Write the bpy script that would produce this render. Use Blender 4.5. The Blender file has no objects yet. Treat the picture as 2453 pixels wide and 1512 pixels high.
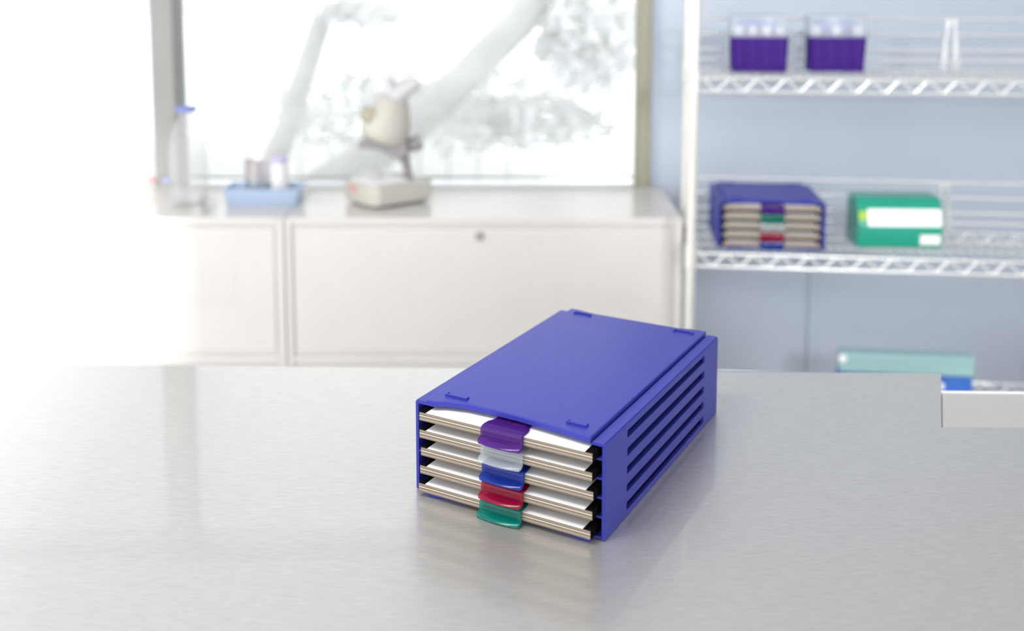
import bpy, bmesh, math, random
from mathutils import Vector, Matrix

# ------------------------------------------------------------------ camera, world, lights, exposure
TABLE_Z = 0.90
C = bpy.context.scene.collection
scn = bpy.context.scene

cam_data = bpy.data.cameras.new('camera')
cam = bpy.data.objects.new('camera', cam_data)
C.objects.link(cam)
cam.location = (0, 0, TABLE_Z + 0.570)
cam.rotation_euler = (math.pi / 2 - 0.108, 0, 0)
cam_data.sensor_width = 36.0
cam_data.lens = 36.0 * 2454 / 2453
cam_data.shift_y = -526 / 2453
cam_data.clip_start = 0.05
cam_data.dof.use_dof = True
cam_data.dof.focus_distance = 1.15
cam_data.dof.aperture_fstop = 2.6
scn.camera = cam

scn.view_settings.view_transform = 'Standard'
scn.view_settings.look = 'None'
scn.view_settings.gamma = 1
scn.view_settings.use_curve_mapping = False
scn.view_settings.exposure = 0.0

world = bpy.data.worlds.new('daylight')
scn.world = world
world.use_nodes = True
bg = world.node_tree.nodes['Background']
bg.inputs['Color'].default_value = (0.985, 0.99, 1.0, 1)
bg.inputs['Strength'].default_value = 2.2

def add_sun(rot, strength, angle, color=(1, 1, 1)):
    l = bpy.data.lights.new('sun', 'SUN')
    l.energy = strength
    l.angle = math.radians(angle)
    l.color = color
    o = bpy.data.objects.new('sun', l)
    C.objects.link(o)
    o.rotation_euler = rot
    return o

def add_area(loc, target, size, power, color=(1, 1, 1), sy=None):
    l = bpy.data.lights.new('fill_light', 'AREA')
    l.energy = power
    l.color = color
    l.shape = 'RECTANGLE'
    l.size = size
    l.size_y = sy or size
    o = bpy.data.objects.new('fill_light', l)
    C.objects.link(o)
    o.location = loc
    d = Vector(target) - Vector(loc)
    o.rotation_euler = d.to_track_quat('-Z', 'Y').to_euler()
    return o

# added low sun past the unseen wall's edge, to whiten the far left
sun_dir = Vector((-0.28, 1.0, -0.378)).normalized()
add_sun(sun_dir.to_track_quat('-Z', 'Y').to_euler(), 12.0, 5.0, (1.0, 0.985, 0.96))
# added spot for the wire shelving, added fill over the bench's left end
def add_spot(loc, target, power, cone, blend, radius):
    l = bpy.data.lights.new('shelf_fill_spot', 'SPOT')
    l.energy = power
    l.spot_size = math.radians(cone)
    l.spot_blend = blend
    l.shadow_soft_size = radius
    o = bpy.data.objects.new('shelf_fill_spot', l)
    C.objects.link(o)
    o.location = loc
    o.rotation_euler = (Vector(target) - Vector(loc)).to_track_quat('-Z', 'Y').to_euler()
    return o
add_spot((1.0, -0.9, 2.0), (1.08, 2.8, 1.27), 210, 32, 0.5, 0.20)
add_area((-0.70, 0.6, 2.68), (-0.65, 0.95, 0.9), 0.9, 24, (1.0, 0.99, 0.97), 0.5)
# added fill light, placed at the unseen right opening to brighten the box side
add_area((1.99, -0.55, 1.20), (0.25, 1.2, 0.95), 1.3, 10.5, (0.97, 0.985, 1.0), 0.40)

# ------------------------------------------------------------------ helpers
def new_mat(name, color, rough=0.5, metal=0.0, coat=0.0, coat_rough=0.05, spec=0.5):
    m = bpy.data.materials.new(name)
    m.use_nodes = True
    b = m.node_tree.nodes['Principled BSDF']
    b.inputs['Base Color'].default_value = (*color, 1)
    b.inputs['Roughness'].default_value = rough
    b.inputs['Metallic'].default_value = metal
    b.inputs['Coat Weight'].default_value = coat
    b.inputs['Coat Roughness'].default_value = coat_rough
    b.inputs['Specular IOR Level'].default_value = spec
    return m

def nodes(m):
    nt = m.node_tree
    return nt, nt.nodes, nt.links, nt.nodes['Principled BSDF']

def add_noise(m, scale, amount, stretch=(1, 1, 1), bump=0.0, detail=4):
    """gentle procedural variation of the base colour and optional bump"""
    nt, N, L, b = nodes(m)
    tc = N.new('ShaderNodeTexCoord'); mp = N.new('ShaderNodeMapping'); nz = N.new('ShaderNodeTexNoise')
    mp.inputs['Scale'].default_value = stretch
    nz.inputs['Scale'].default_value = scale
    nz.inputs['Detail'].default_value = detail
    L.new(tc.outputs['Object'], mp.inputs['Vector']); L.new(mp.outputs['Vector'], nz.inputs['Vector'])
    col = list(b.inputs['Base Color'].default_value)
    rp = N.new('ShaderNodeValToRGB')
    rp.color_ramp.elements[0].position = 0.3
    rp.color_ramp.elements[1].position = 0.7
    rp.color_ramp.elements[0].color = [c * (1 - amount) for c in col[:3]] + [1]
    rp.color_ramp.elements[1].color = [min(1, c * (1 + amount)) for c in col[:3]] + [1]
    L.new(nz.outputs['Fac'], rp.inputs['Fac']); L.new(rp.outputs['Color'], b.inputs['Base Color'])
    if bump:
        bp = N.new('ShaderNodeBump'); bp.inputs['Strength'].default_value = bump; bp.inputs['Distance'].default_value = 0.001
        L.new(nz.outputs['Fac'], bp.inputs['Height']); L.new(bp.outputs['Normal'], b.inputs['Normal'])
    return m

def tinted_plastic(name, tint, body, clear=0.5, rough=0.15):
    """coloured see-through plastic: tinted transmission mixed with a coloured glossy body"""
    m = bpy.data.materials.new(name)
    m.use_nodes = True
    nt, N, L, b = nodes(m)
    b.inputs['Base Color'].default_value = (*body, 1)
    b.inputs['Roughness'].default_value = rough
    b.inputs['Coat Weight'].default_value = 0.3
    t = N.new('ShaderNodeBsdfTransparent'); t.inputs['Color'].default_value = (*tint, 1)
    mx = N.new('ShaderNodeMixShader'); mx.inputs['Fac'].default_value = clear
    L.new(b.outputs['BSDF'], mx.inputs[1]); L.new(t.outputs['BSDF'], mx.inputs[2])
    L.new(mx.outputs['Shader'], N['Material Output'].inputs['Surface'])
    return m

def box(bm, x0, x1, y0, y1, z0, z1):
    v = [bm.verts.new(p) for p in ((x0, y0, z0), (x1, y0, z0), (x1, y1, z0), (x0, y1, z0),
                                   (x0, y0, z1), (x1, y0, z1), (x1, y1, z1), (x0, y1, z1))]
    for f in ((3, 2, 1, 0), (4, 5, 6, 7), (0, 1, 5, 4), (1, 2, 6, 5), (2, 3, 7, 6), (3, 0, 4, 7)):
        bm.faces.new([v[i] for i in f])

def prism(bm, poly, z0, z1):
    """extrude a counter-clockwise xy polygon from z0 to z1"""
    lo = [bm.verts.new((x, y, z0)) for x, y in poly]
    hi = [bm.verts.new((x, y, z1)) for x, y in poly]
    n = len(poly)
    bm.faces.new(lo[::-1]); bm.faces.new(hi)
    for i in range(n):
        j = (i + 1) % n
        bm.faces.new([lo[i], lo[j], hi[j], hi[i]])

def rings(bm, rs, cap=True):
    """skin a list of equally long vertex rings"""
    vs = [[bm.verts.new(p) for p in r] for r in rs]
    n = len(vs[0])
    for a, b in zip(vs, vs[1:]):
        for i in range(n):
            j = (i + 1) % n
            bm.faces.new([a[i], a[j], b[j], b[i]])
    if cap:
        bm.faces.new(vs[0][::-1]); bm.faces.new(vs[-1])

def tube(bm, pts, r, seg=8):
    """a round bar along a polyline; r is a number or one radius per point"""
    pts = [Vector(p) for p in pts]
    rr = r if isinstance(r, (list, tuple)) else [r] * len(pts)
    out = []
    ref = None
    for i, p in enumerate(pts):
        d = (pts[min(i + 1, len(pts) - 1)] - pts[max(i - 1, 0)]).normalized()
        if ref is None:
            ref = Vector((0, 0, 1)) if abs(d.z) < 0.9 else Vector((1, 0, 0))
        u = d.cross(ref).normalized(); w = d.cross(u).normalized()
        ref = -w if False else ref
        out.append([p + (u * math.cos(2 * math.pi * k / seg) + w * math.sin(2 * math.pi * k / seg)) * rr[i] for k in range(seg)])
    rings(bm, out)

def lathe(bm, prof, cx=0, cy=0, seg=32, cap=True):
    rings(bm, [[(cx + r * math.cos(2 * math.pi * k / seg), cy + r * math.sin(2 * math.pi * k / seg), z) for k in range(seg)]
               for r, z in prof], cap)

def obj(name, bm, m, parent=None, bevel=0.0, smooth=30, seg=2, loc=None, rotz=0):
    bmesh.ops.recalc_face_normals(bm, faces=bm.faces[:])
    me = bpy.data.meshes.new(name)
    bm.to_mesh(me); bm.free()
    if m: me.materials.append(m)
    if smooth:
        for p in me.polygons: p.use_smooth = True
        me.set_sharp_from_angle(angle=math.radians(smooth))
    o = bpy.data.objects.new(name, me)
    C.objects.link(o)
    if parent: o.parent = parent
    if loc is not None: o.location = loc
    if rotz: o.rotation_euler.z = rotz
    if bevel:
        md = o.modifiers.new('bevel', 'BEVEL')
        md.width = bevel; md.segments = seg; md.limit_method = 'ANGLE'; md.angle_limit = math.radians(35)
        md.harden_normals = True
    return o

def tag(o, label, cat, group=None, kind=None):
    o['label'] = label; o['category'] = cat
    if group: o['group'] = group
    if kind: o['kind'] = kind
    return o

def thing(name, label, cat, loc=(0, 0, 0), rotz=0, group=None, scale=1):
    o = bpy.data.objects.new(name, None)
    C.objects.link(o)
    o.empty_display_size = 0.05
    o.location = loc; o.rotation_euler = (0, 0, rotz); o.scale = (scale,) * 3
    return tag(o, label, cat, group)

def struct(name, bm, m, parent=None, **k):
    o = obj(name, bm, m, parent, **k)
    if parent is None: o['kind'] = 'structure'
    return o

BM = bmesh.new
T = TABLE_Z

# ------------------------------------------------------------------ materials
M = {}
M['wall'] = add_noise(new_mat('grey_blue_wall', (0.50, 0.555, 0.65), 0.35), 3, 0.02)
M['white_wall'] = add_noise(new_mat('white_wall', (0.80, 0.80, 0.79), 0.6), 4, 0.02)
M['ceiling'] = add_noise(new_mat('ceiling_white', (0.72, 0.72, 0.72), 0.7), 5, 0.02)
M['floor'] = add_noise(new_mat('floor_vinyl', (0.55, 0.55, 0.54), 0.4), 6, 0.05)
M['mullion'] = add_noise(new_mat('window_aluminium', (0.33, 0.33, 0.32), 0.5), 8, 0.03)
M['olive'] = add_noise(new_mat('olive_jamb', (0.34, 0.33, 0.25), 0.55), 8, 0.03)
M['blind'] = add_noise(new_mat('blind_white', (0.62, 0.63, 0.63), 0.5), 6, 0.02)
M['cab'] = add_noise(new_mat('cabinet_paint', (0.68, 0.655, 0.63), 0.2), 8, 0.015)
M['cab_gap'] = new_mat('cabinet_gap_shade', (0.62, 0.60, 0.57), 0.6)
M['chrome'] = add_noise(new_mat('shelf_chrome', (0.80, 0.81, 0.81), 0.25, 0.5), 20, 0.03)
M['post'] = add_noise(new_mat('shelf_post_chrome', (0.70, 0.69, 0.65), 0.3, 0.4), 20, 0.03)
M['blue'] = add_noise(new_mat('blue_plastic', (0.034, 0.040, 0.33), 0.38, spec=0.30), 60, 0.02, bump=0.03)
M['black'] = add_noise(new_mat('painted_shade_black', (0.004, 0.004, 0.005), 0.95, spec=0.05), 50, 0.1)  # near-black standing in for shade along the tray edges
M['sheet'] = add_noise(new_mat('white_card', (0.92, 0.92, 0.935), 0.55), 30, 0.01)

def brushed(name, col, rough, coat):
    m = new_mat(name, col, rough, 0.62, coat, 0.03)
    nt, N, L, b = nodes(m)
    tc = N.new('ShaderNodeTexCoord'); mp = N.new('ShaderNodeMapping'); nz = N.new('ShaderNodeTexNoise')
    mp.inputs['Scale'].default_value = (22, 330, 10)
    nz.inputs['Scale'].default_value = 2.2; nz.inputs['Detail'].default_value = 5; nz.inputs['Roughness'].default_value = 0.62
    nz.inputs['Distortion'].default_value = 0.25
    L.new(tc.outputs['Object'], mp.inputs['Vector']); L.new(mp.outputs['Vector'], nz.inputs['Vector'])
    rp = N.new('ShaderNodeValToRGB')
    rp.color_ramp.elements[0].position = 0.30; rp.color_ramp.elements[1].position = 0.66
    rp.color_ramp.elements[0].color = (*[c * 0.86 for c in col], 1)
    rp.color_ramp.elements[1].color = (*[min(1, c * 1.04) for c in col], 1)
    L.new(nz.outputs['Fac'], rp.inputs['Fac']); L.new(rp.outputs['Color'], b.inputs['Base Color'])
    bp = N.new('ShaderNodeBump'); bp.inputs['Strength'].default_value = 0.12; bp.inputs['Distance'].default_value = 0.0006
    L.new(nz.outputs['Fac'], bp.inputs['Height']); L.new(bp.outputs['Normal'], b.inputs['Normal'])
    return m
M['steel'] = brushed('brushed_steel', (0.62, 0.606, 0.583), 0.37, 0.8)
M['pale_top'] = add_noise(new_mat('pale_laminate', (0.50, 0.50, 0.50), 0.4), 12, 0.02)

def cardboard():
    m = new_mat('layered_cardboard', (0.5, 0.42, 0.34), 0.8)
    nt, N, L, b = nodes(m)
    tc = N.new('ShaderNodeTexCoord'); sp = N.new('ShaderNodeSeparateXYZ')
    L.new(tc.outputs['Object'], sp.inputs['Vector'])
    mr = N.new('ShaderNodeMapRange')
    mr.inputs['From Min'].default_value = 0.0; mr.inputs['From Max'].default_value = 0.0094
    L.new(sp.outputs['Z'], mr.inputs['Value'])
    rp = N.new('ShaderNodeValToRGB')
    rp.color_ramp.interpolation = 'LINEAR'
    br, wh, gy = (0.215, 0.165, 0.122, 1), (0.74, 0.70, 0.64, 1), (0.35, 0.305, 0.25, 1)
    stops = [(0.0, br), (0.13, br), (0.17, gy), (0.30, gy), (0.33, br), (0.53, br), (0.56, wh), (0.62, wh), (0.65, br), (0.80, br), (0.85, gy), (0.94, br)]
    els = rp.color_ramp.elements
    els[0].position, els[0].color = stops[0]
    els[1].position, els[1].color = stops[-1]
    for p, c in stops[1:-1]:
        e = els.new(p); e.color = c
    L.new(mr.outputs['Result'], rp.inputs['Fac'])
    nz = N.new('ShaderNodeTexNoise'); nz.inputs['Scale'].default_value = 900; nz.inputs['Detail'].default_value = 3
    mp = N.new('ShaderNodeMapping'); mp.inputs['Scale'].default_value = (0.6, 1, 2.5)
    L.new(tc.outputs['Object'], mp.inputs['Vector']); L.new(mp.outputs['Vector'], nz.inputs['Vector'])
    mx = N.new('ShaderNodeMix'); mx.data_type = 'RGBA'; mx.blend_type = 'OVERLAY'; mx.inputs[0].default_value = 0.45
    L.new(rp.outputs['Color'], mx.inputs[6]); L.new(nz.outputs['Color'], mx.inputs[7])
    bw = N.new('ShaderNodeRGBToBW'); L.new(nz.outputs['Color'], bw.inputs['Color']); L.new(bw.outputs['Val'], mx.inputs[7])
    L.new(mx.outputs[2], b.inputs['Base Color'])
    return m
M['card'] = cardboard()

CLIP = {
    'purple': tinted_plastic('purple_clip', (0.34, 0.13, 0.62), (0.12, 0.02, 0.30), 0.55),
    'clear': tinted_plastic('clear_clip', (0.93, 0.95, 0.96), (0.62, 0.68, 0.72), 0.70),
    'blue': tinted_plastic('blue_clip', (0.06, 0.20, 0.78), (0.01, 0.045, 0.36), 0.52),
    'crimson': tinted_plastic('crimson_clip', (0.86, 0.07, 0.22), (0.36, 0.008, 0.06), 0.55),
    'teal': tinted_plastic('teal_clip', (0.04, 0.64, 0.52), (0.0, 0.24, 0.20), 0.50),
}

def thin_glass(name, tint=(1, 1, 1), gloss=0.08, rough=0.02):
    m = bpy.data.materials.new(name)
    m.use_nodes = True
    nt, N, L, b = nodes(m)
    t = N.new('ShaderNodeBsdfTransparent'); t.inputs['Color'].default_value = (*tint, 1)
    g = N.new('ShaderNodeBsdfGlossy'); g.inputs['Roughness'].default_value = rough
    fr = N.new('ShaderNodeFresnel'); fr.inputs['IOR'].default_value = 1.45
    mx = N.new('ShaderNodeMixShader')
    L.new(fr.outputs['Fac'], mx.inputs['Fac'])
    L.new(t.outputs['BSDF'], mx.inputs[1]); L.new(g.outputs['BSDF'], mx.inputs[2])
    L.new(mx.outputs['Shader'], N['Material Output'].inputs['Surface'])
    N.remove(b)
    return m
M['pane'] = thin_glass('window_glass', (0.97, 0.985, 0.98))
M['glassware'] = tinted_plastic('clear_glassware', (0.97, 0.97, 0.97), (0.86, 0.86, 0.86), 0.86, 0.05)

# ------------------------------------------------------------------ the room
WY = 3.25           # inner face of the window wall
bm = BM(); box(bm, -3.2, 2.1, -1.7, WY + 0.2, -0.05, 0.0); struct('floor', bm, M['floor'])
bm = BM(); box(bm, -3.2, 2.1, -1.7, WY + 0.2, 2.75, 2.85); struct('ceiling', bm, M['ceiling'])
bm = BM(); box(bm, 0.44, 2.1, WY, WY + 0.2, 0.0, 2.75); box(bm, -3.2, 0.44, WY, WY + 0.2, 0.0, 0.80)
box(bm, -3.2, 0.44, WY, WY + 0.2, 2.25, 2.75)
struct('wall_back', bm, M['wall'])
bm = BM()   # unseen right wall; low opening added to let light onto the box side
box(bm, 2.0, 2.1, -1.7, -1.3, 0.0, 2.75); box(bm, 2.0, 2.1, 0.2, WY, 0.0, 2.75)
box(bm, 2.0, 2.1, -1.3, 0.2, 0.0, 0.95); box(bm, 2.0, 2.1, -1.3, 0.2, 1.45, 2.75)
struct('wall_right', bm, M['white_wall'])
bm = BM()
for y in (-1.3, 0.15): box(bm, 2.02, 2.08, y, y + 0.05, 0.95, 1.45)
for z in (0.95, 1.40): box(bm, 2.02, 2.08, -1.25, 0.15, z, z + 0.05)
struct('window_3', bm, M['mullion'], bevel=0.003)
bm = BM(); box(bm, 0.17, 2.0, -1.7, -1.6, 0.0, 2.75); struct('sun_blocking_wall', bm, M['white_wall'])  # unseen wall, left edge placed to block and shape the added sun
# joint strip on the wall below the middle shelf
bm = BM(); box(bm, 0.966, 0.990, WY - 0.012, WY, 0.0, 0.86); struct('trim_1', bm, M['wall'], bevel=0.003)

def window(n, x0, x1, left_w, right_m, right_w):
    bm = BM()
    z0, z1 = 0.80, 2.25
    box(bm, x0, x0 + left_w, WY - 0.02, WY + 0.10, z0, z1)
    box(bm, x0 + left_w, x1, WY + 0.02, WY + 0.10, z1 - 0.05, z1)
    f = struct('window_%d' % n, bm, M['mullion'], bevel=0.003)
    if right_w:
        bm = BM(); box(bm, x1 - right_w, x1, WY - 0.004, WY + 0.10, z0, z1)
        obj('side_jamb', bm, right_m, f, bevel=0.002)
    bm = BM(); box(bm, x0 + left_w, x1 - right_w, WY + 0.02, WY + 0.10, z0, z0 + 0.014); obj('bottom_rail', bm, M['white_wall'], f, bevel=0.002)
    bm = BM(); box(bm, x0 + left_w, x1 - right_w, WY + 0.075, WY + 0.081, z0 + 0.014, z1 - 0.05)
    obj('glass_pane', bm, M['pane'], f, smooth=0)
window(1, -1.143, 0.444, 0.074, M['olive'], 0.042)
window(2, -2.75, -1.143, 0.074, M['mullion'], 0.0)

def blind(x0, x1, label):
    t = thing('venetian_blind', label, 'blind', ((x0 + x1) / 2, WY + 0.040, 0.84), 0, 'venetian blinds in the windows')
    h = (x1 - x0) / 2
    bm = BM(); zz = 0.012
    while zz < 1.33:
        # a shallow curved slat
        a = [(-0.0080, -0.0018), (-0.004, -0.0001), (0.0, 0.0010), (0.004, 0.0013), (0.0080, 0.0010)]
        rings(bm, [[(x, y, zz + dz) for y, dz in a] + [(x, y, zz + dz - 0.0005) for y, dz in a[::-1]] for x in (-h, h)])
        zz += 0.0115
    obj('slats', bm, M['blind'], t)
    bm = BM(); box(bm, -h, h, -0.012, 0.012, 0, 0.010); obj('bottom_rail', bm, M['blind'], t, bevel=0.002)
    bm = BM(); box(bm, -h, h, -0.014, 0.014, 1.33, 1.36); obj('head_rail', bm, M['blind'], t, bevel=0.002)
    for k in range(3):
        x = -h + 0.2 + k * (2 * h - 0.4) / 2
        bm = BM(); tube(bm, [(x, -0.009, 0.005), (x, -0.009, 1.34)], 0.0006, 5); obj('lift_cord', bm, M['blind'], t)
blind(-1.062, 0.396, 'white venetian blind behind the microscope and glass bottle, right of the grey mullion')
blind(-2.66, -1.15, 'white venetian blind left of the grey mullion, washed out to white')

# ------------------------------------------------------------------ lateral filing cabinets under the window
def cabinet(x1, w, label, locks, y=2.80):
    t = thing('filing_cabinet', label, 'cabinet', (x1 - w / 2, y, 0), math.radians(-0.5), 'white filing cabinets under the window')
    h = w / 2; d = 0.435; top = 0.825
    bm = BM()
    box(bm, -h, -h + 0.018, 0, d, 0, top); box(bm, h - 0.018, h, 0, d, 0, top)
    box(bm, -h + 0.018, h - 0.018, d - 0.01, d, 0, top)
    box(bm, -h + 0.018, h - 0.018, 0, d - 0.01, top - 0.020, top)
    box(bm, -h + 0.018, h - 0.018, 0, d - 0.01, 0, 0.02)
    box(bm, -h + 0.018, h - 0.018, 0.0, d - 0.01, 0.404, 0.424)
    box(bm, -h + 0.018, h - 0.018, 0.007, 0.012, 0.02, top - 0.020)   # shallow rebate behind the drawer gaps
    obj('carcass', bm, M['cab'], t, bevel=0.0025)
    for z0, z1 in ((0.434, 0.795), (0.030, 0.394)):
        bm = BM(); box(bm, -h + 0.028, h - 0.028, 0.002, 0.0068, z0, z1)
        dr = obj('drawer_front', bm, M['cab'], t, bevel=0.004)
        # louvred vent patch pressed into the front
        bm = BM()
        for k in range(6):
            x = h - 0.26 + k * 0.022
            box(bm, x, x + 0.010, 0.0012, 0.0030, z0 + 0.14, z0 + 0.26)
        obj('vent_slots', bm, M['cab'], dr, bevel=0.0008)
    if locks:
        bm = BM(); lathe(bm, [(0.013, 0), (0.013, 0.004), (0.010, 0.006), (0.0, 0.006)], 0, 0, 24)
        lo = obj('lock', bm, M['mullion'], t)
        lo.rotation_euler = (math.pi / 2, 0, 0); lo.location = (-0.01, 0.003, 0.772)
    return t
cabinet(0.475, 1.110, 'long white lateral filing cabinet carrying the microscope, beside the wire shelving', True)
cabinet(-0.638, 1.127, 'white lateral filing cabinet carrying the glass bottle, its left end fading to white', False, 2.8098)

# ------------------------------------------------------------------ things on the cabinets
CT = 0.825
t = thing('glass_bottle', 'clear glass bottle with a violet-blue pouring ring standing before the mullion', 'bottle', (-0.952, 2.975, CT))
bm = BM(); lathe(bm, [(0.050, 0.0), (0.056, 0.006), (0.057, 0.03), (0.057, 0.16), (0.054, 0.195), (0.044, 0.225), (0.031, 0.25), (0.024, 0.268), (0.023, 0.278),
                      (0.021, 0.278), (0.022, 0.266), (0.029, 0.25), (0.042, 0.224), (0.052, 0.194), (0.055, 0.16), (0.055, 0.03), (0.052, 0.008), (0.01, 0.006)], 0, 0, 40)
obj('glass_body', bm, M['glassware'], t, smooth=50)
bm = BM(); lathe(bm, [(0.025, 0.278), (0.030, 0.279), (0.030, 0.290), (0.026, 0.293), (0.0, 0.293)], 0, 0, 40)
obj('pouring_ring', bm, add_noise(new_mat('violet_ring', (0.20, 0.24, 0.62), 0.35), 30, 0.03), t)['label'] = 'violet-blue ring'

t = thing('beaker', 'small clear glass beaker between the glass bottle and the pale blue tub', 'beaker', (-0.875, 2.90, CT))
bm = BM(); lathe(bm, [(0.020, 0), (0.022, 0.003), (0.022, 0.040), (0.024, 0.044), (0.022, 0.044), (0.0205, 0.040), (0.0205, 0.004), (0.0, 0.003)], 0, 0, 32)
obj('glass_wall', bm, M['glassware'], t, smooth=50)

def vial(x, col, label):
    t = thing('vial', label, 'vial', (x, 3.18, CT), 0, 'small capped vials beside the mullion')
    bm = BM(); lathe(bm, [(0.011, 0), (0.012, 0.002), (0.012, 0.022), (0.009, 0.026), (0.0, 0.026)], 0, 0, 20); obj('vial_body', bm, M['glassware'], t, smooth=50)
    bm = BM(); lathe(bm, [(0.012, 0.026), (0.013, 0.027), (0.013, 0.038), (0.011, 0.040), (0.0, 0.040)], 0, 0, 20)
    obj('cap', bm, new_mat('vial_cap', col, 0.4), t)
vial(-1.135, (0.75, 0.35, 0.35), 'small vial with a red cap left of the glass bottle')
vial(-1.085, (0.42, 0.44, 0.75), 'small vial with a blue cap left of the glass bottle')

M['tub'] = tinted_plastic('pale_blue_plastic', (0.85, 0.92, 1.0), (0.58, 0.72, 0.92), 0.25, 0.25)
t = thing('tub', 'pale blue plastic tub holding a steel beaker and a white bottle', 'tub', (-0.735, 3.005, CT))
bm = BM()
def rrect(w, d, r, z, n=5):
    out = []
    for cx, cy, a0 in ((w - r, d - r, 0), (-w + r, d - r, 90), (-w + r, -d + r, 180), (w - r, -d + r, 270)):
        for k in range(n):
            a = math.radians(a0 + 90 * k / (n - 1))
            out.append((cx + r * math.cos(a), cy + r * math.sin(a), z))
    return out
rings(bm, [rrect(0.103, 0.052, 0.012, 0.0), rrect(0.112, 0.060, 0.014, 0.048), rrect(0.116, 0.064, 0.014, 0.048), rrect(0.116, 0.064, 0.014, 0.051),
           rrect(0.110, 0.058, 0.014, 0.051), rrect(0.101, 0.050, 0.012, 0.003)])
obj('tub_body', bm, M['tub'], t, smooth=40)

t = thing('steel_beaker', 'shiny steel beaker standing in the pale blue tub', 'beaker', (-0.762, 3.0, CT + 0.0032))
bm = BM(); lathe(bm, [(0.028, 0), (0.031, 0.003), (0.031, 0.125), (0.033, 0.128), (0.031, 0.129), (0.0295, 0.125), (0.0295, 0.005), (0.0, 0.004)], 0, 0, 40)
obj('beaker_wall', bm, add_noise(new_mat('polished_steel', (0.84, 0.81, 0.82), 0.14, 0.8), 12, 0.03), t, smooth=40)
t = thing('sample_bottle', 'white sample bottle with a lilac cap standing in the pale blue tub', 'bottle', (-0.690, 3.0, CT + 0.0032))
bm = BM(); lathe(bm, [(0.023, 0), (0.026, 0.004), (0.026, 0.105), (0.020, 0.118), (0.0, 0.118)], 0, 0, 36); obj('bottle_body', bm, add_noise(new_mat('milky_white', (0.86, 0.84, 0.85), 0.2), 12, 0.02), t, smooth=40)
bm = BM(); lathe(bm, [(0.022, 0.118), (0.025, 0.119), (0.025, 0.132), (0.023, 0.135), (0.0, 0.135)], 0, 0, 36); obj('cap', bm, new_mat('lilac_cap', (0.58, 0.54, 0.80), 0.4), t)

# microscope
mc = add_noise(new_mat('microscope_beige', (0.60, 0.58, 0.52), 0.4), 15, 0.02)
md = add_noise(new_mat('microscope_grey', (0.32, 0.30, 0.32), 0.4), 15, 0.03)
ml = add_noise(new_mat('microscope_pale', (0.66, 0.64, 0.67), 0.35), 15, 0.02)
t = thing('microscope', 'beige stereo microscope on a rotated square base before the window', 'microscope', (-0.400, 2.890, CT), math.atan2(0.62, 0.78))
# local: x along the right-hand face, y to the back-left
bm = BM()
prism(bm, [(0.0, 0.024), (0.024, 0.0), (0.200, 0.0), (0.207, 0.007), (0.207, 0.160), (0.0, 0.160)], 0.007, 0.066)
obj('base', bm, mc, t, bevel=0.004)
for x, y in ((0.024, 0.028), (0.184, 0.022), (0.184, 0.138), (0.024, 0.138)):
    bm = BM(); lathe(bm, [(0.010, 0), (0.011, 0.003), (0.009, 0.008)], x, y, 16); obj('foot', bm, md, t)
bm = BM(); box(bm, -0.002, 0.001, 0.085, 0.135, 0.040, 0.058); obj('display', bm, new_mat('red_display', (0.66, 0.38, 0.36), 0.3), t, bevel=0.001)['label'] = 'small red display on the base'
bm = BM(); prism(bm, [(0.016, 0.020), (0.132, 0.014), (0.132, 0.148), (0.016, 0.148)], 0.066, 0.073); obj('stage', bm, M['sheet'], t, bevel=0.002)['label'] = 'white stage plate'

up = thing  # the upper body is laid out in room axes, then expressed in the microscope's frame
inv = (Matrix.Translation(t.location) @ Matrix.Rotation(t.rotation_euler.z, 4, 'Z')).inverted()
def upart(name, bm, m, **k):
    bm.transform(inv)
    return obj(name, bm, m, t, **k)
Y0 = 3.045
def W(x, z, y=Y0): return (x - 0.012, y, T + z - 0.010)
bm = BM(); tube(bm, [W(-0.298, -0.012), W(-0.302, 0.02), W(-0.308, 0.05), W(-0.322, 0.082), W(-0.345, 0.104)], [0.017, 0.013, 0.014, 0.020, 0.024], 16); upart('arm', bm, md)
bm = BM()
pr = [(-0.445, 0.095), (-0.445, 0.118), (-0.345, 0.124), (-0.300, 0.118), (-0.300, 0.078), (-0.325, 0.062), (-0.352, 0.072), (-0.385, 0.092)]
rings(bm, [[W(x, z, Y0 - 0.035) for x, z in pr], [W(x, z, Y0 + 0.035) for x, z in pr]]); upart('bracket', bm, md, bevel=0.004)
bm = BM()
a, b = Vector(W(-0.378, 0.116)), Vector(W(-0.335, 0.250))
rr = [(0.0, 0.055), (0.06, 0.070), (0.25, 0.076), (0.45, 0.072), (0.7, 0.058), (0.9, 0.046), (1.0, 0.036)]
tube(bm, [a.lerp(b, q) for q, _ in rr], [r for _, r in rr], 28); upart('head', bm, mc, smooth=60)
bm = BM(); tube(bm, [W(-0.425, 0.186, Y0 - 0.045), W(-0.402, 0.196, Y0 - 0.03)], [0.026, 0.030], 20); upart('focus_knob', bm, new_mat('olive_knob', (0.50, 0.47, 0.36), 0.4), bevel=0.003)
bm = BM(); tube(bm, [W(-0.312, 0.096), W(-0.285, 0.104), W(-0.262, 0.114)], [0.014, 0.021, 0.026], 20); upart('coarse_knob', bm, md, bevel=0.003)
bm = BM(); tube(bm, [W(-0.345, 0.238), W(-0.352, 0.265), W(-0.360, 0.306)], [0.030, 0.024, 0.016], 20); upart('eyepiece', bm, ml)
bm = BM(); tube(bm, [W(-0.340, 0.240, Y0 - 0.01), W(-0.310, 0.268, Y0 - 0.01), W(-0.262, 0.294, Y0 - 0.01)], [0.030, 0.026, 0.013], 20); upart('eyepiece', bm, ml)

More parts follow.
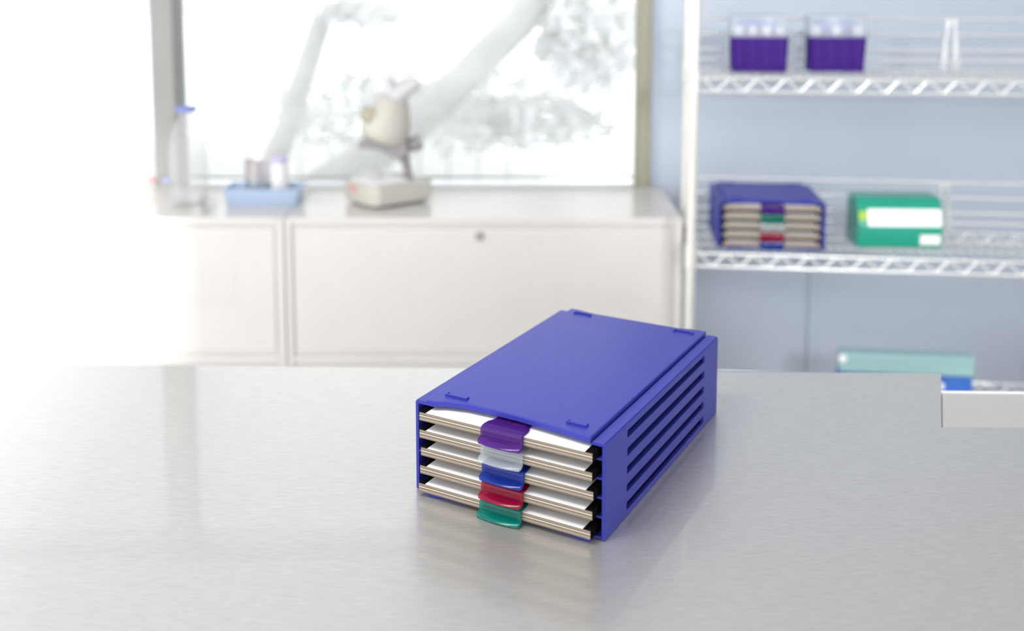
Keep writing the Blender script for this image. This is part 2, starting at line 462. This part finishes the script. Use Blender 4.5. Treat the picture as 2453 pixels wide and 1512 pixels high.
t = thing('glass_dish', 'shallow clear glass dish turned over on the microscope stage', 'dish', (-0.425, 3.010, CT + 0.0732))
bm = BM(); lathe(bm, [(0.040, 0), (0.038, 0.018), (0.030, 0.032), (0.015, 0.040), (0.0, 0.042), (0.0, 0.040), (0.015, 0.038), (0.029, 0.030), (0.036, 0.017), (0.038, 0.0)], 0, 0, 32, cap=False)
obj('dish_wall', bm, M['glassware'], t, smooth=50)

# ------------------------------------------------------------------ chrome wire shelving on the right
RS = math.radians(-6.5)
SO = Vector((0.465, 2.6, 0))
sw = Vector((math.cos(RS), math.sin(RS), 0)); sd = Vector((-math.sin(RS), math.cos(RS), 0))
def SP(x, y, z): return SO + sw * x + sd * y + Vector((0, 0, z))
SL, SD = 1.22, 0.305
shelving = thing('wire_shelving', 'chrome wire shelving unit against the blue-grey wall', 'shelving', SO, RS)
for x, y in ((0, 0), (SL, 0), (0, SD), (SL, SD)):
    bm = BM(); tube(bm, [(x, y, 0.03), (x, y, 1.95)], 0.0130, 20)
    p = obj('post', bm, M['post'], shelving)
    bm = BM(); lathe(bm, [(0.018, 0), (0.018, 0.012), (0.013, 0.03)], x, y, 20); obj('foot', bm, M['post'], p)
    for z in (T + 0.338, T - 0.118, T - 0.552):
        bm = BM(); lathe(bm, [(0.0150, z - 0.044), (0.0165, z - 0.042), (0.0155, z + 0.018), (0.0140, z + 0.020)], x, y, 20)
        obj('collar', bm, M['post'], p)
for zi, z in enumerate((T + 0.338, T - 0.118, T - 0.552)):
    bm = BM()
    zt, zb = z - 0.004, z - 0.038
    for y in (0.0, SD):
        for zz in (zt, zb): tube(bm, [(0.012, y, zz), (SL - 0.012, y, zz)], 0.0040, 8)
        n = 34
        pts = []
        for k in range(n + 1):
            pts.append((0.02 + (SL - 0.04) * k / n, y, zt if k % 2 == 0 else zb))
        for a, b in zip(pts, pts[1:]): tube(bm, [a, b], 0.0036, 6)
    for x in (0.0, SL):
        for zz in (zt, zb): tube(bm, [(x, 0.012, zz), (x, SD - 0.012, zz)], 0.0040, 8)
        for k in range(8):
            a = (x, 0.02 + (SD - 0.04) * k / 8, zt if k % 2 == 0 else zb); b = (x, 0.02 + (SD - 0.04) * (k + 1) / 8, zb if k % 2 == 0 else zt)
            tube(bm, [a, b], 0.0036, 6)
    s = obj('shelf', bm, M['chrome'], shelving)
    bm = BM()
    n = 48
    for k in range(1, n):
        x = SL * k / n
        tube(bm, [(x, 0.0, z - 0.0018), (x, SD, z - 0.0018)], 0.0018, 6)
    for y in (SD * 0.33, SD * 0.67): tube(bm, [(0.0, y, z - 0.006), (SL, y, z - 0.006)], 0.003, 6)
    obj('deck_wires', bm, M['chrome'], s)
    if zi == 2: continue   # the lowest shelf has no ledge
    bm = BM()
    for dz in (0.139, 0.096, 0.053, 0.024): tube(bm, [(0.02, SD - 0.004, z + dz), (SL - 0.02, SD - 0.004, z + dz)], 0.0042, 8)
    for x in (0.02, 0.700, 0.722, SL - 0.02):
        tube(bm, [(x, SD - 0.010, z - 0.01), (x, SD - 0.010, z + 0.139)], 0.0035, 8)
    tube(bm, [(0.690, SD - 0.012, z), (0.699, SD - 0.012, z + 0.10), (0.706, SD - 0.012, z + 0.136), (0.711, SD - 0.012, z + 0.143),
              (0.716, SD - 0.012, z + 0.136), (0.724, SD - 0.012, z + 0.10), (0.733, SD - 0.012, z)], 0.004, 8)
    obj('back_ledge', bm, M['chrome'], s)

# ------------------------------------------------------------------ slide boxes and their trays
BW, BH = 0.234, 0.105
def slide_box(D, label, loc, rotz, scale, bev=0.0008):
    t = thing('slide_box', label, 'slide box', loc, rotz, 'blue slide boxes', scale)
    th = 0.0042
    # shell: two slotted side walls, floor, back and the two shoulders
    kd = min(1, D / 0.367)
    y0, y1 = 0.058 * kd, D - 0.055 * kd
    def slotted(x0, x1):
        """a side wall with five round-cornered slots, filled between the outline and the holes, then given its thickness"""
        b2 = BM(); edges = []
        loops = [[(0, 0), (D, 0), (D, BH - 0.0015), (0, BH - 0.0015)]]
        for k in range(5):
            zc = 0.0113 + 0.0203 * k
            r, hz, n = 0.002, 0.0043, 4
            prof = []
            for cy, cz, a0 in ((y1 - r, zc + hz - r, 0), (y0 + r, zc + hz - r, 90), (y0 + r, zc - hz + r, 180), (y1 - r, zc - hz + r, 270)):
                for q in range(n):
                    a = math.radians(a0 + 90 * q / (n - 1))
                    prof.append((cy + r * math.cos(a), cz + r * math.sin(a)))
            loops.append(prof)
        for lp in loops:
            vs = [b2.verts.new((x0, a, b)) for a, b in lp]
            edges += [b2.edges.new((vs[i], vs[(i + 1) % len(vs)])) for i in range(len(vs))]
        f = [g for g in bmesh.ops.triangle_fill(b2, use_beauty=True, use_dissolve=False, edges=edges)['geom'] if isinstance(g, bmesh.types.BMFace)]
        ex = bmesh.ops.extrude_face_region(b2, geom=f)
        bmesh.ops.translate(b2, vec=(x1 - x0, 0, 0), verts=[g for g in ex['geom'] if isinstance(g, bmesh.types.BMVert)])
        bmesh.ops.recalc_face_normals(b2, faces=b2.faces[:])
        me = bpy.data.meshes.new('side'); b2.to_mesh(me); b2.free()
        bm.from_mesh(me); bpy.data.meshes.remove(me)
    bm = BM()
    slotted(0, th); slotted(BW - th, BW)
    box(bm, th, BW - th, D - 0.003, D, 0.0, BH - 0.004)
    box(bm, th, BW - th, 0.0, D - 0.003, 0.0012, 0.0037)
    for x0, x1 in ((0.0012, 0.0150), (BW - 0.0148, BW - 0.0012)):
        box(bm, x0, x1, 0.0, D, BH - 0.0045, BH)
    for x0, x1 in ((0.0150, 0.0185), (BW - 0.0185, BW - 0.0148)):   # channel between shoulder and lid
        box(bm, x0, x1, 0.0, D, BH - 0.0045, BH - 0.0026)
    obj('shell', bm, M['blue'], t, bevel=bev)
    # raised lid, front and back edges cut back between the corners
    bm = BM()
    xl, xr = 0.0165, BW - 0.0165
    fr = [(xl, -0.004), (xl + 0.010, -0.0035), (xl + 0.022, 0.003), (xl + 0.045, 0.0085), (xl + 0.075, 0.0095), (BW / 2 + 0.01, 0.0085),
          (xr - 0.060, 0.0055), (xr - 0.030, 0.0025), (xr - 0.010, 0.0), (xr, -0.0005)]
    bk = [(xr, D + 0.001), (xr - 0.02, D + 0.0005), (xr - 0.035, D - 0.004), (xl + 0.045, D - 0.004), (xl + 0.028, D - 0.002), (xl + 0.012, D + 0.002), (xl, D + 0.002)]
    prism(bm, fr + bk, BH - 0.0028, BH + 0.0042)
    obj('lid', bm, M['blue'], t, bevel=0.0014, seg=3)
    # base plate under the trays, hollowed at the front in the same way
    bm = BM()
    fr = [(0.0185, -0.0045), (0.021, -0.0085), (0.026, -0.0095), (0.032, -0.0088), (0.055, -0.003), (0.085, 0.003), (BW - 0.085, 0.003), (BW - 0.050, -0.0035),
          (BW - 0.020, -0.0082), (BW - 0.0145, -0.0078), (BW - 0.0135, -0.004)]
    prism(bm, fr + [(BW - 0.0135, D), (0.0185, D)], 0.0, 0.0034)
    obj('base_plate', bm, M['blue'], t, bevel=0.0008)
    for k in range(5):
        z = 0.0053 + 0.0207 * k
        if k == 0: continue
        for x0, x1 in ((th - 0.0005, 0.016), (BW - 0.016, BW - th + 0.0005)):
            bm = BM(); box(bm, x0, x1, 0.0005, D - 0.003, z - 0.0024, z - 0.0002); obj('tray_runner', bm, M['blue'], t, bevel=0.0005)
    def ridge(x0, x1, y, s):
        bm = BM(); w = 0.0022; z0, z1 = BH + 0.0040, BH + 0.0066
        prism(bm, [(x0, y), (x1, y), (x1, y + s * 0.0065), (x1 - w, y + s * 0.0065), (x1 - w, y + s * w), (x0 + w, y + s * w), (x0 + w, y + s * 0.0065), (x0, y + s * 0.0065)], z0, z1)
        obj('stacking_ridge', bm, M['blue'], t, bevel=0.0006)
    ridge(0.0290, 0.0575, 0.0165, 1); ridge(0.1800, 0.2040, 0.0175, 1)
    ridge(0.0300, 0.0555, D - 0.0125, -1); ridge(0.1785, 0.2060, D - 0.0150, -1)
    return t

TW, TT = 0.211, 0.0094
def slide_tray(D, color, label, group, base, k, dx=0.0, dy=0.0):
    t = thing('slide_tray', label, 'slide tray', (0, 0, 0), 0, group)
    z = 0.0056 + 0.0206 * k
    mtx = Matrix.Translation(base.location) @ Matrix.Rotation(base.rotation_euler.z, 4, 'Z')
    s = base.scale.x
    t.location = mtx @ (Vector((0.0135 + dx, -0.012 + dy, z)) * s)
    t.rotation_euler = base.rotation_euler; t.scale = base.scale
    bm = BM(); box(bm, 0, TW, 0, D, 0, TT); obj('board', bm, M['card'], t)
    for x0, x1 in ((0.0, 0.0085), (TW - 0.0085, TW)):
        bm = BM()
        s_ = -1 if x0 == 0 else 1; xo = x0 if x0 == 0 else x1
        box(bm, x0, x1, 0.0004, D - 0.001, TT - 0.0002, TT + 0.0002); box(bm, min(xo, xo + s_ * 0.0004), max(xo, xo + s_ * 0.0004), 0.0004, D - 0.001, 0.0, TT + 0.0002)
        obj('shade_strip', bm, M['black'], t, smooth=0)['label'] = 'black strip of painted shade'  # shade painted as black strips on tray margins and sides
    bm = BM(); box(bm, 0.0085, TW - 0.0085, 0.0002, D - 0.001, TT - 0.0002, TT + 0.0005); obj('cover_sheet', bm, M['sheet'], t, smooth=0)['label'] = 'white cover sheet'
    # see-through clip folded over the front edge: (y, z, half width, bow)
    cx = TW * 0.505
    g = TT + 0.0012
    path = [(0.036, g, 0.0205, 0), (0.030, g, 0.0215, 0), (0.022, g, 0.0215, 0), (0.018, g + 0.0002, 0.0225, 0), (0.013, g + 0.0003, 0.0250, 0), (0.006, g + 0.0004, 0.0258, 0), (0.0012, g + 0.0003, 0.0258, 0),
            (-0.0008, g - 0.0004, 0.0258, 0), (-0.0017, g - 0.0016, 0.0258, 0)]
    nr = 8
    for q in range(nr):  # fine ribs down the face
        zz = TT - 0.0012 - q * (TT - 0.0026) / nr
        path += [(-0.0018, zz, 0.0258, 0), (-0.00215, zz - 0.0005, 0.0258, 0)]
    path += [(-0.0018, 0.0006, 0.0258, 0), (-0.0024, -0.0002, 0.0262, 0), (-0.0046, -0.0012, 0.0266, 0.0006), (-0.0070, -0.0026, 0.0266, 0.0016), (-0.0084, -0.0042, 0.0255, 0.0026), (-0.0088, -0.0050, 0.0240, 0.0030)]
    bm = BM(); nu = 16
    grid = []
    for y, zz, hw, bow in path:
        row = []
        for i in range(nu + 1):
            u = -1 + 2 * i / nu
            row.append(bm.verts.new((cx + u * hw, y - bow * (1 - u * u), zz)))
        grid.append(row)
    for a, b in zip(grid, grid[1:]):
        for i in range(nu): bm.faces.new([a[i], a[i + 1], b[i + 1], b[i]])
    c = obj('clip', bm, CLIP[color], t, smooth=40)
    sm = c.modifiers.new('thickness', 'SOLIDIFY'); sm.thickness = 0.0009; sm.offset = 1
    c['label'] = {'clear': 'clear'}.get(color, color) + ' plastic clip'
    bm = BM()
    for x0, x1 in ((cx - 0.0185, cx - 0.0005), (cx + 0.0005, cx + 0.0185)):
        box(bm, x0, x1, 0.0175, 0.033, g + 0.0010, g + 0.0016)
    obj('clip_window', bm, CLIP[color], c, bevel=0.0002)
    return t

FD = 0.367
front_box = slide_box(FD, 'large bright blue slide box with slotted sides on the brushed steel bench', (-0.109, 1.112, T + 0.0003), math.radians(-29.1), 1)
order = ['teal', 'crimson', 'blue', 'clear', 'purple']
words = ['bottom', 'fourth from the top', 'middle', 'second from the top', 'top']
jig = [(-0.0010, -0.0012), (0.0004, 0.0), (0.0008, 0.0012), (-0.0004, 0.0005), (0.0, 0.0)]
for k, c in enumerate(order):
    slide_tray(0.350, c, 'slide tray with a %s clip, %s in the bench box' % (c, words[k]), 'slide trays in the box on the bench', front_box, k, *jig[k])

shelf_box = slide_box(0.212, 'smaller-looking blue slide box on the middle wire shelf beside the green carton', SP(0.071, 0.046, T - 0.1178), RS + math.radians(1.0), 1.18)
order2 = ['blue', 'crimson', 'clear', 'teal', 'purple']
for k, c in enumerate(order2):
    slide_tray(0.203, c, 'slide tray with a %s clip, %s in the shelf box' % (c, words[k]), 'slide trays in the box on the shelf', shelf_box, k, -0.002, 0.0095)

# ------------------------------------------------------------------ other things on the shelves
M['purple'] = add_noise(new_mat('purple_plastic', (0.042, 0.006, 0.19), 0.5, spec=0.2), 20, 0.04)
M['lidclear'] = tinted_plastic('clear_lid', (0.90, 0.92, 0.95), (0.70, 0.74, 0.80), 0.62, 0.12)
def tip_box(x, y, n, ry, label):
    t = thing('tip_box', label, 'box', SP(x, y, T + 0.3382), RS + ry, 'purple pipette tip boxes on the top shelf')
    w, d, h = 0.152, 0.095, 0.098
    bm = BM()
    rings(bm, [rrect(w / 2 - 0.004, d / 2 - 0.004, 0.010, 0.0), rrect(w / 2, d / 2, 0.010, h)])
    body = obj('box_body', bm, M['purple'], t, smooth=40)
    bm = BM()
    for k in range(4):
        xx = -0.054 + 0.036 * k
        box(bm, xx - 0.010, xx + 0.010, -d / 2 - 0.0008, -d / 2 + 0.006, 0.008, h - 0.006)
    obj('front_ribs', bm, M['purple'], body, bevel=0.003)
    bm = BM()
    wl, dl = w / 2 + 0.003, d / 2 + 0.003
    rings(bm, [rrect(wl, dl, 0.012, h - 0.006), rrect(wl - 0.003, dl - 0.003, 0.014, h + 0.050), rrect(wl - 0.010, dl - 0.010, 0.012, h + 0.054)])
    obj('clear_lid', bm, M['lidclear'], t, smooth=40)['label'] = 'clear lid'
    bm = BM(); box(bm, -w / 2 - 0.010, -w / 2 - 0.003, -0.02, 0.02, 0.020, h + 0.01); obj('side_latch', bm, M['lidclear'], t, bevel=0.002)
    for k in range(n):
        xx = -0.054 + 0.108 * k / (n - 1)
        bm = BM(); lathe(bm, [(0.012, h), (0.014, h + 0.004), (0.013, h + 0.022), (0.0, h + 0.026)], xx, -0.022, 20)
        obj('tip', bm, M['sheet'], t, smooth=50)['label'] = 'white tip under the lid'
    bm = BM(); box(bm, -0.055, 0.055, -0.004, 0.022, h + 0.001, h + 0.040); obj('tip_rack', bm, new_mat('rack_blue', (0.22, 0.28, 0.62), 0.4), t, bevel=0.004)['label'] = 'blue rack under the lid'
tip_box(0.183, 0.212, 4, 0.0, 'purple tip box with four white tips under its clear lid, nearer the shelf post')
tip_box(0.390, 0.236, 3, 0.0, 'purple tip box with three white tips under its clear lid, farther from the shelf post')

grn = add_noise(new_mat('green_carton', (0.0, 0.30, 0.20), 0.3, coat=0.4), 10, 0.05)
t = thing('carton', 'bright green glossy carton with a white label on the middle shelf', 'box', SP(0.546, 0.097, T - 0.1178), RS + math.radians(4))
bm = BM()
pr = [(0.0, 0.0), (-0.004, 0.050), (0.004, 0.085), (0.016, 0.118), (0.026, 0.130), (0.105, 0.130), (0.112, 0.0)]
rings(bm, [[(x, a, b) for a, b in pr] for x in (-0.110, 0.110)])
obj('carton_body', bm, grn, t, bevel=0.004)
def face_y(z): # front surface of the carton
    for (a, b), (c, d) in zip(pr, pr[1:]):
        if b <= z <= d: return a + (c - a) * (z - b) / (d - b)
def patch(x0, x1, z0, z1, off=0.0006):
    bm = BM(); zs = sorted({z0, z1} | {b for _, b in pr[:5] if z0 < b < z1})
    for za, zb in zip(zs, zs[1:]):
        a = [(x0, face_y(za) - off, za), (x1, face_y(za) - off, za), (x1, face_y(zb) - off, zb), (x0, face_y(zb) - off, zb)]
        rings(bm, [a, [(x, y + 0.0012, z) for x, y, z in a]])
    return bm
obj('front_label', patch(-0.084, 0.106, 0.058, 0.102), M['sheet'], t, smooth=0)['label'] = 'wide white label strip'
obj('corner_sticker', patch(0.052, 0.104, 0.010, 0.036), M['sheet'], t, smooth=0)['label'] = 'small white sticker at the lower corner'
obj('colour_tab', patch(-0.107, -0.085, 0.074, 0.096), new_mat('lime_tab', (0.35, 0.55, 0.02), 0.4), t, smooth=0)['label'] = 'lime green tab beside the label'

teal = add_noise(new_mat('pale_teal_plastic', (0.32, 0.52, 0.53), 0.4), 12, 0.03)
t = thing('flat_case', 'pale teal case with a ribbed front standing on the strong blue case', 'case', SP(0.606, 0.224, T - 0.5015), RS)
bm = BM(); box(bm, -0.180, 0.180, -0.024, 0.024, 0, 0.057); ca = obj('case_body', bm, teal, t, bevel=0.006, seg=3)
bm = BM()
for k in range(22): box(bm, -0.165 + k * 0.0152, -0.157 + k * 0.0152, -0.0255, -0.022, 0.012, 0.046)
obj('front_ribs', bm, teal, ca, bevel=0.0008)
bm = BM(); lathe(bm, [(0.010, -0.002), (0.012, 0.0), (0.009, 0.005), (0.0, 0.006)], 0, 0, 20)
lt = obj('latch_button', bm, M['sheet'], t); lt.rotation_euler = (math.pi / 2, 0, 0); lt.location = (-0.172, -0.0245, 0.040)
t = thing('flat_case', 'strong blue case lying under the pale teal one on the lowest shelf', 'case', SP(0.606, 0.224, T - 0.5518), RS)
bm = BM(); box(bm, -0.180, 0.176, -0.026, 0.026, 0, 0.050); obj('case_body', bm, add_noise(new_mat('strong_blue', (0.03, 0.13, 0.48), 0.35), 12, 0.03), t, bevel=0.005, seg=3)
bm = BM(); box(bm, -0.10, 0.10, -0.0275, -0.025, 0.014, 0.032); obj('label_plate', bm, M['sheet'], t, bevel=0.001)

# ------------------------------------------------------------------ the steel bench
t = thing('lab_bench', 'brushed stainless steel bench top carrying the blue slide box', 'bench', (0, 0, 0))
bm = BM()
prism(bm, [(-1.35, 0.30), (1.60, 0.30), (1.60, 1.2735), (0.557, 1.2735), (0.633, 1.458), (-1.35, 1.5165)], T - 0.035, T)
obj('bench_top', bm, M['steel'], t, bevel=0.0012)
for x, y in ((-1.28, 0.36), (1.52, 0.36), (-1.28, 1.42), (1.52, 1.18)):
    bm = BM(); box(bm, x - 0.02, x + 0.02, y - 0.02, y + 0.02, 0.0, T - 0.035); obj('leg', bm, M['chrome'], t, bevel=0.002)
t = thing('side_table', 'pale grey worktop set into the notch of the steel bench', 'table', (0, 0, 0))
bm = BM(); prism(bm, [(0.5580, 1.2745), (1.60, 1.2745), (1.60, 1.362), (0.6045, 1.387)], T - 0.030, T - 0.0005); obj('table_top', bm, M['pale_top'], t, bevel=0.002)
bm = BM(); prism(bm, [(0.6045, 1.3872), (1.60, 1.3622), (1.60, 1.3652), (0.6045, 1.3902)], T - 0.030, T + 0.0015); obj('edge_strip', bm, M['sheet'], t)['label'] = 'white edging along the back'
for x, y in ((0.68, 1.31), (1.52, 1.30), (0.68, 1.352), (1.52, 1.335)):
    bm = BM(); box(bm, x - 0.012, x + 0.012, y - 0.012, y + 0.012, 0.0, T - 0.030); obj('leg', bm, M['chrome'], t)

# ------------------------------------------------------------------ outdoors beyond the blinds
snow = add_noise(new_mat('pale_ground', (0.80, 0.81, 0.82), 0.8), 0.8, 0.05)
bm = BM(); box(bm, -30, 30, WY + 0.25, 60, -0.45, -0.35); g = struct('ground', bm, snow)
bark = add_noise(new_mat('pale_bark', (0.56, 0.55, 0.54), 0.8), 3, 0.2)
leaf = add_noise(new_mat('pale_foliage', (0.78, 0.79, 0.79), 0.8), 3, 0.2)
rnd = random.Random(4)
def blob(bm, c, r, n=140):
    """a loose crown of small leaf cards with thickness"""
    for _ in range(n):
        v = Vector((rnd.gauss(0, 1), rnd.gauss(0, 1), rnd.gauss(0, 1))).normalized() * rnd.random() ** 0.4
        p = Vector(c) + Vector((v.x * r[0], v.y * r[1], v.z * r[2]))
        s = rnd.uniform(0.05, 0.10)
        a = Vector((rnd.gauss(0, 1), rnd.gauss(0, 1), rnd.gauss(0, 1))).normalized(); b = a.orthogonal().normalized()
        q = [p + a * s, p + b * s * 0.5, p - a * s, p - b * s * 0.5]; nrm = a.cross(b) * 0.004
        rings(bm, [[x - nrm for x in q], [x + nrm for x in q]])
def tree(label, trunk, radii, crowns):
    t = thing('tree', label, 'tree', trunk[0], 0, 'leaning trees outside the window')
    o = Vector(trunk[0])
    bm = BM(); tube(bm, [Vector(p) - o for p in trunk], radii, 12); obj('trunk', bm, bark, t)
    bm = BM()
    for c, r, n in crowns: blob(bm, Vector(c) - o, r, n)
    obj('foliage', bm, leaf, t, smooth=0)
tree('pale leaning tree outside, seen above the microscope towards the right', [(-1.9, 7.0, -0.35), (-0.65, 7.0, 0.52), (0.05, 7.0, 1.22), (0.5, 7.0, 1.9), (0.7, 7.0, 2.6)],
     [0.16, 0.13, 0.12, 0.10, 0.06], [((0.55, 7.1, 1.1), (0.42, 0.5, 0.40), 420), ((0.1, 7.2, 0.5), (0.7, 0.4, 0.18), 300)])
tree('thin leaning tree outside, seen between the glass bottle and the microscope', [(-1.95, 7.4, -0.35), (-1.62, 7.4, 0.5), (-1.36, 7.4, 1.25), (-1.0, 7.4, 2.0), (-0.7, 7.4, 2.6)],
     [0.10, 0.09, 0.08, 0.06, 0.04], [((-1.1, 7.4, 1.35), (0.35, 0.4, 0.2), 220)])
t = thing('hedge', 'low pale hedge outside the window behind the microscope', 'hedge', (-0.8, 8.5, -0.35))
bm = BM(); blob(bm, (0, 0, 0.80), (1.4, 0.38, 0.38), 620); obj('hedge_leaves', bm, leaf, t, smooth=0)
bm = BM()
for k in range(9): tube(bm, [(-1.0 + 0.25 * k, 0, 0), (-1.0 + 0.25 * k + 0.05, 0, 0.8)], [0.012, 0.006], 8)
obj('hedge_stems', bm, bark, t)
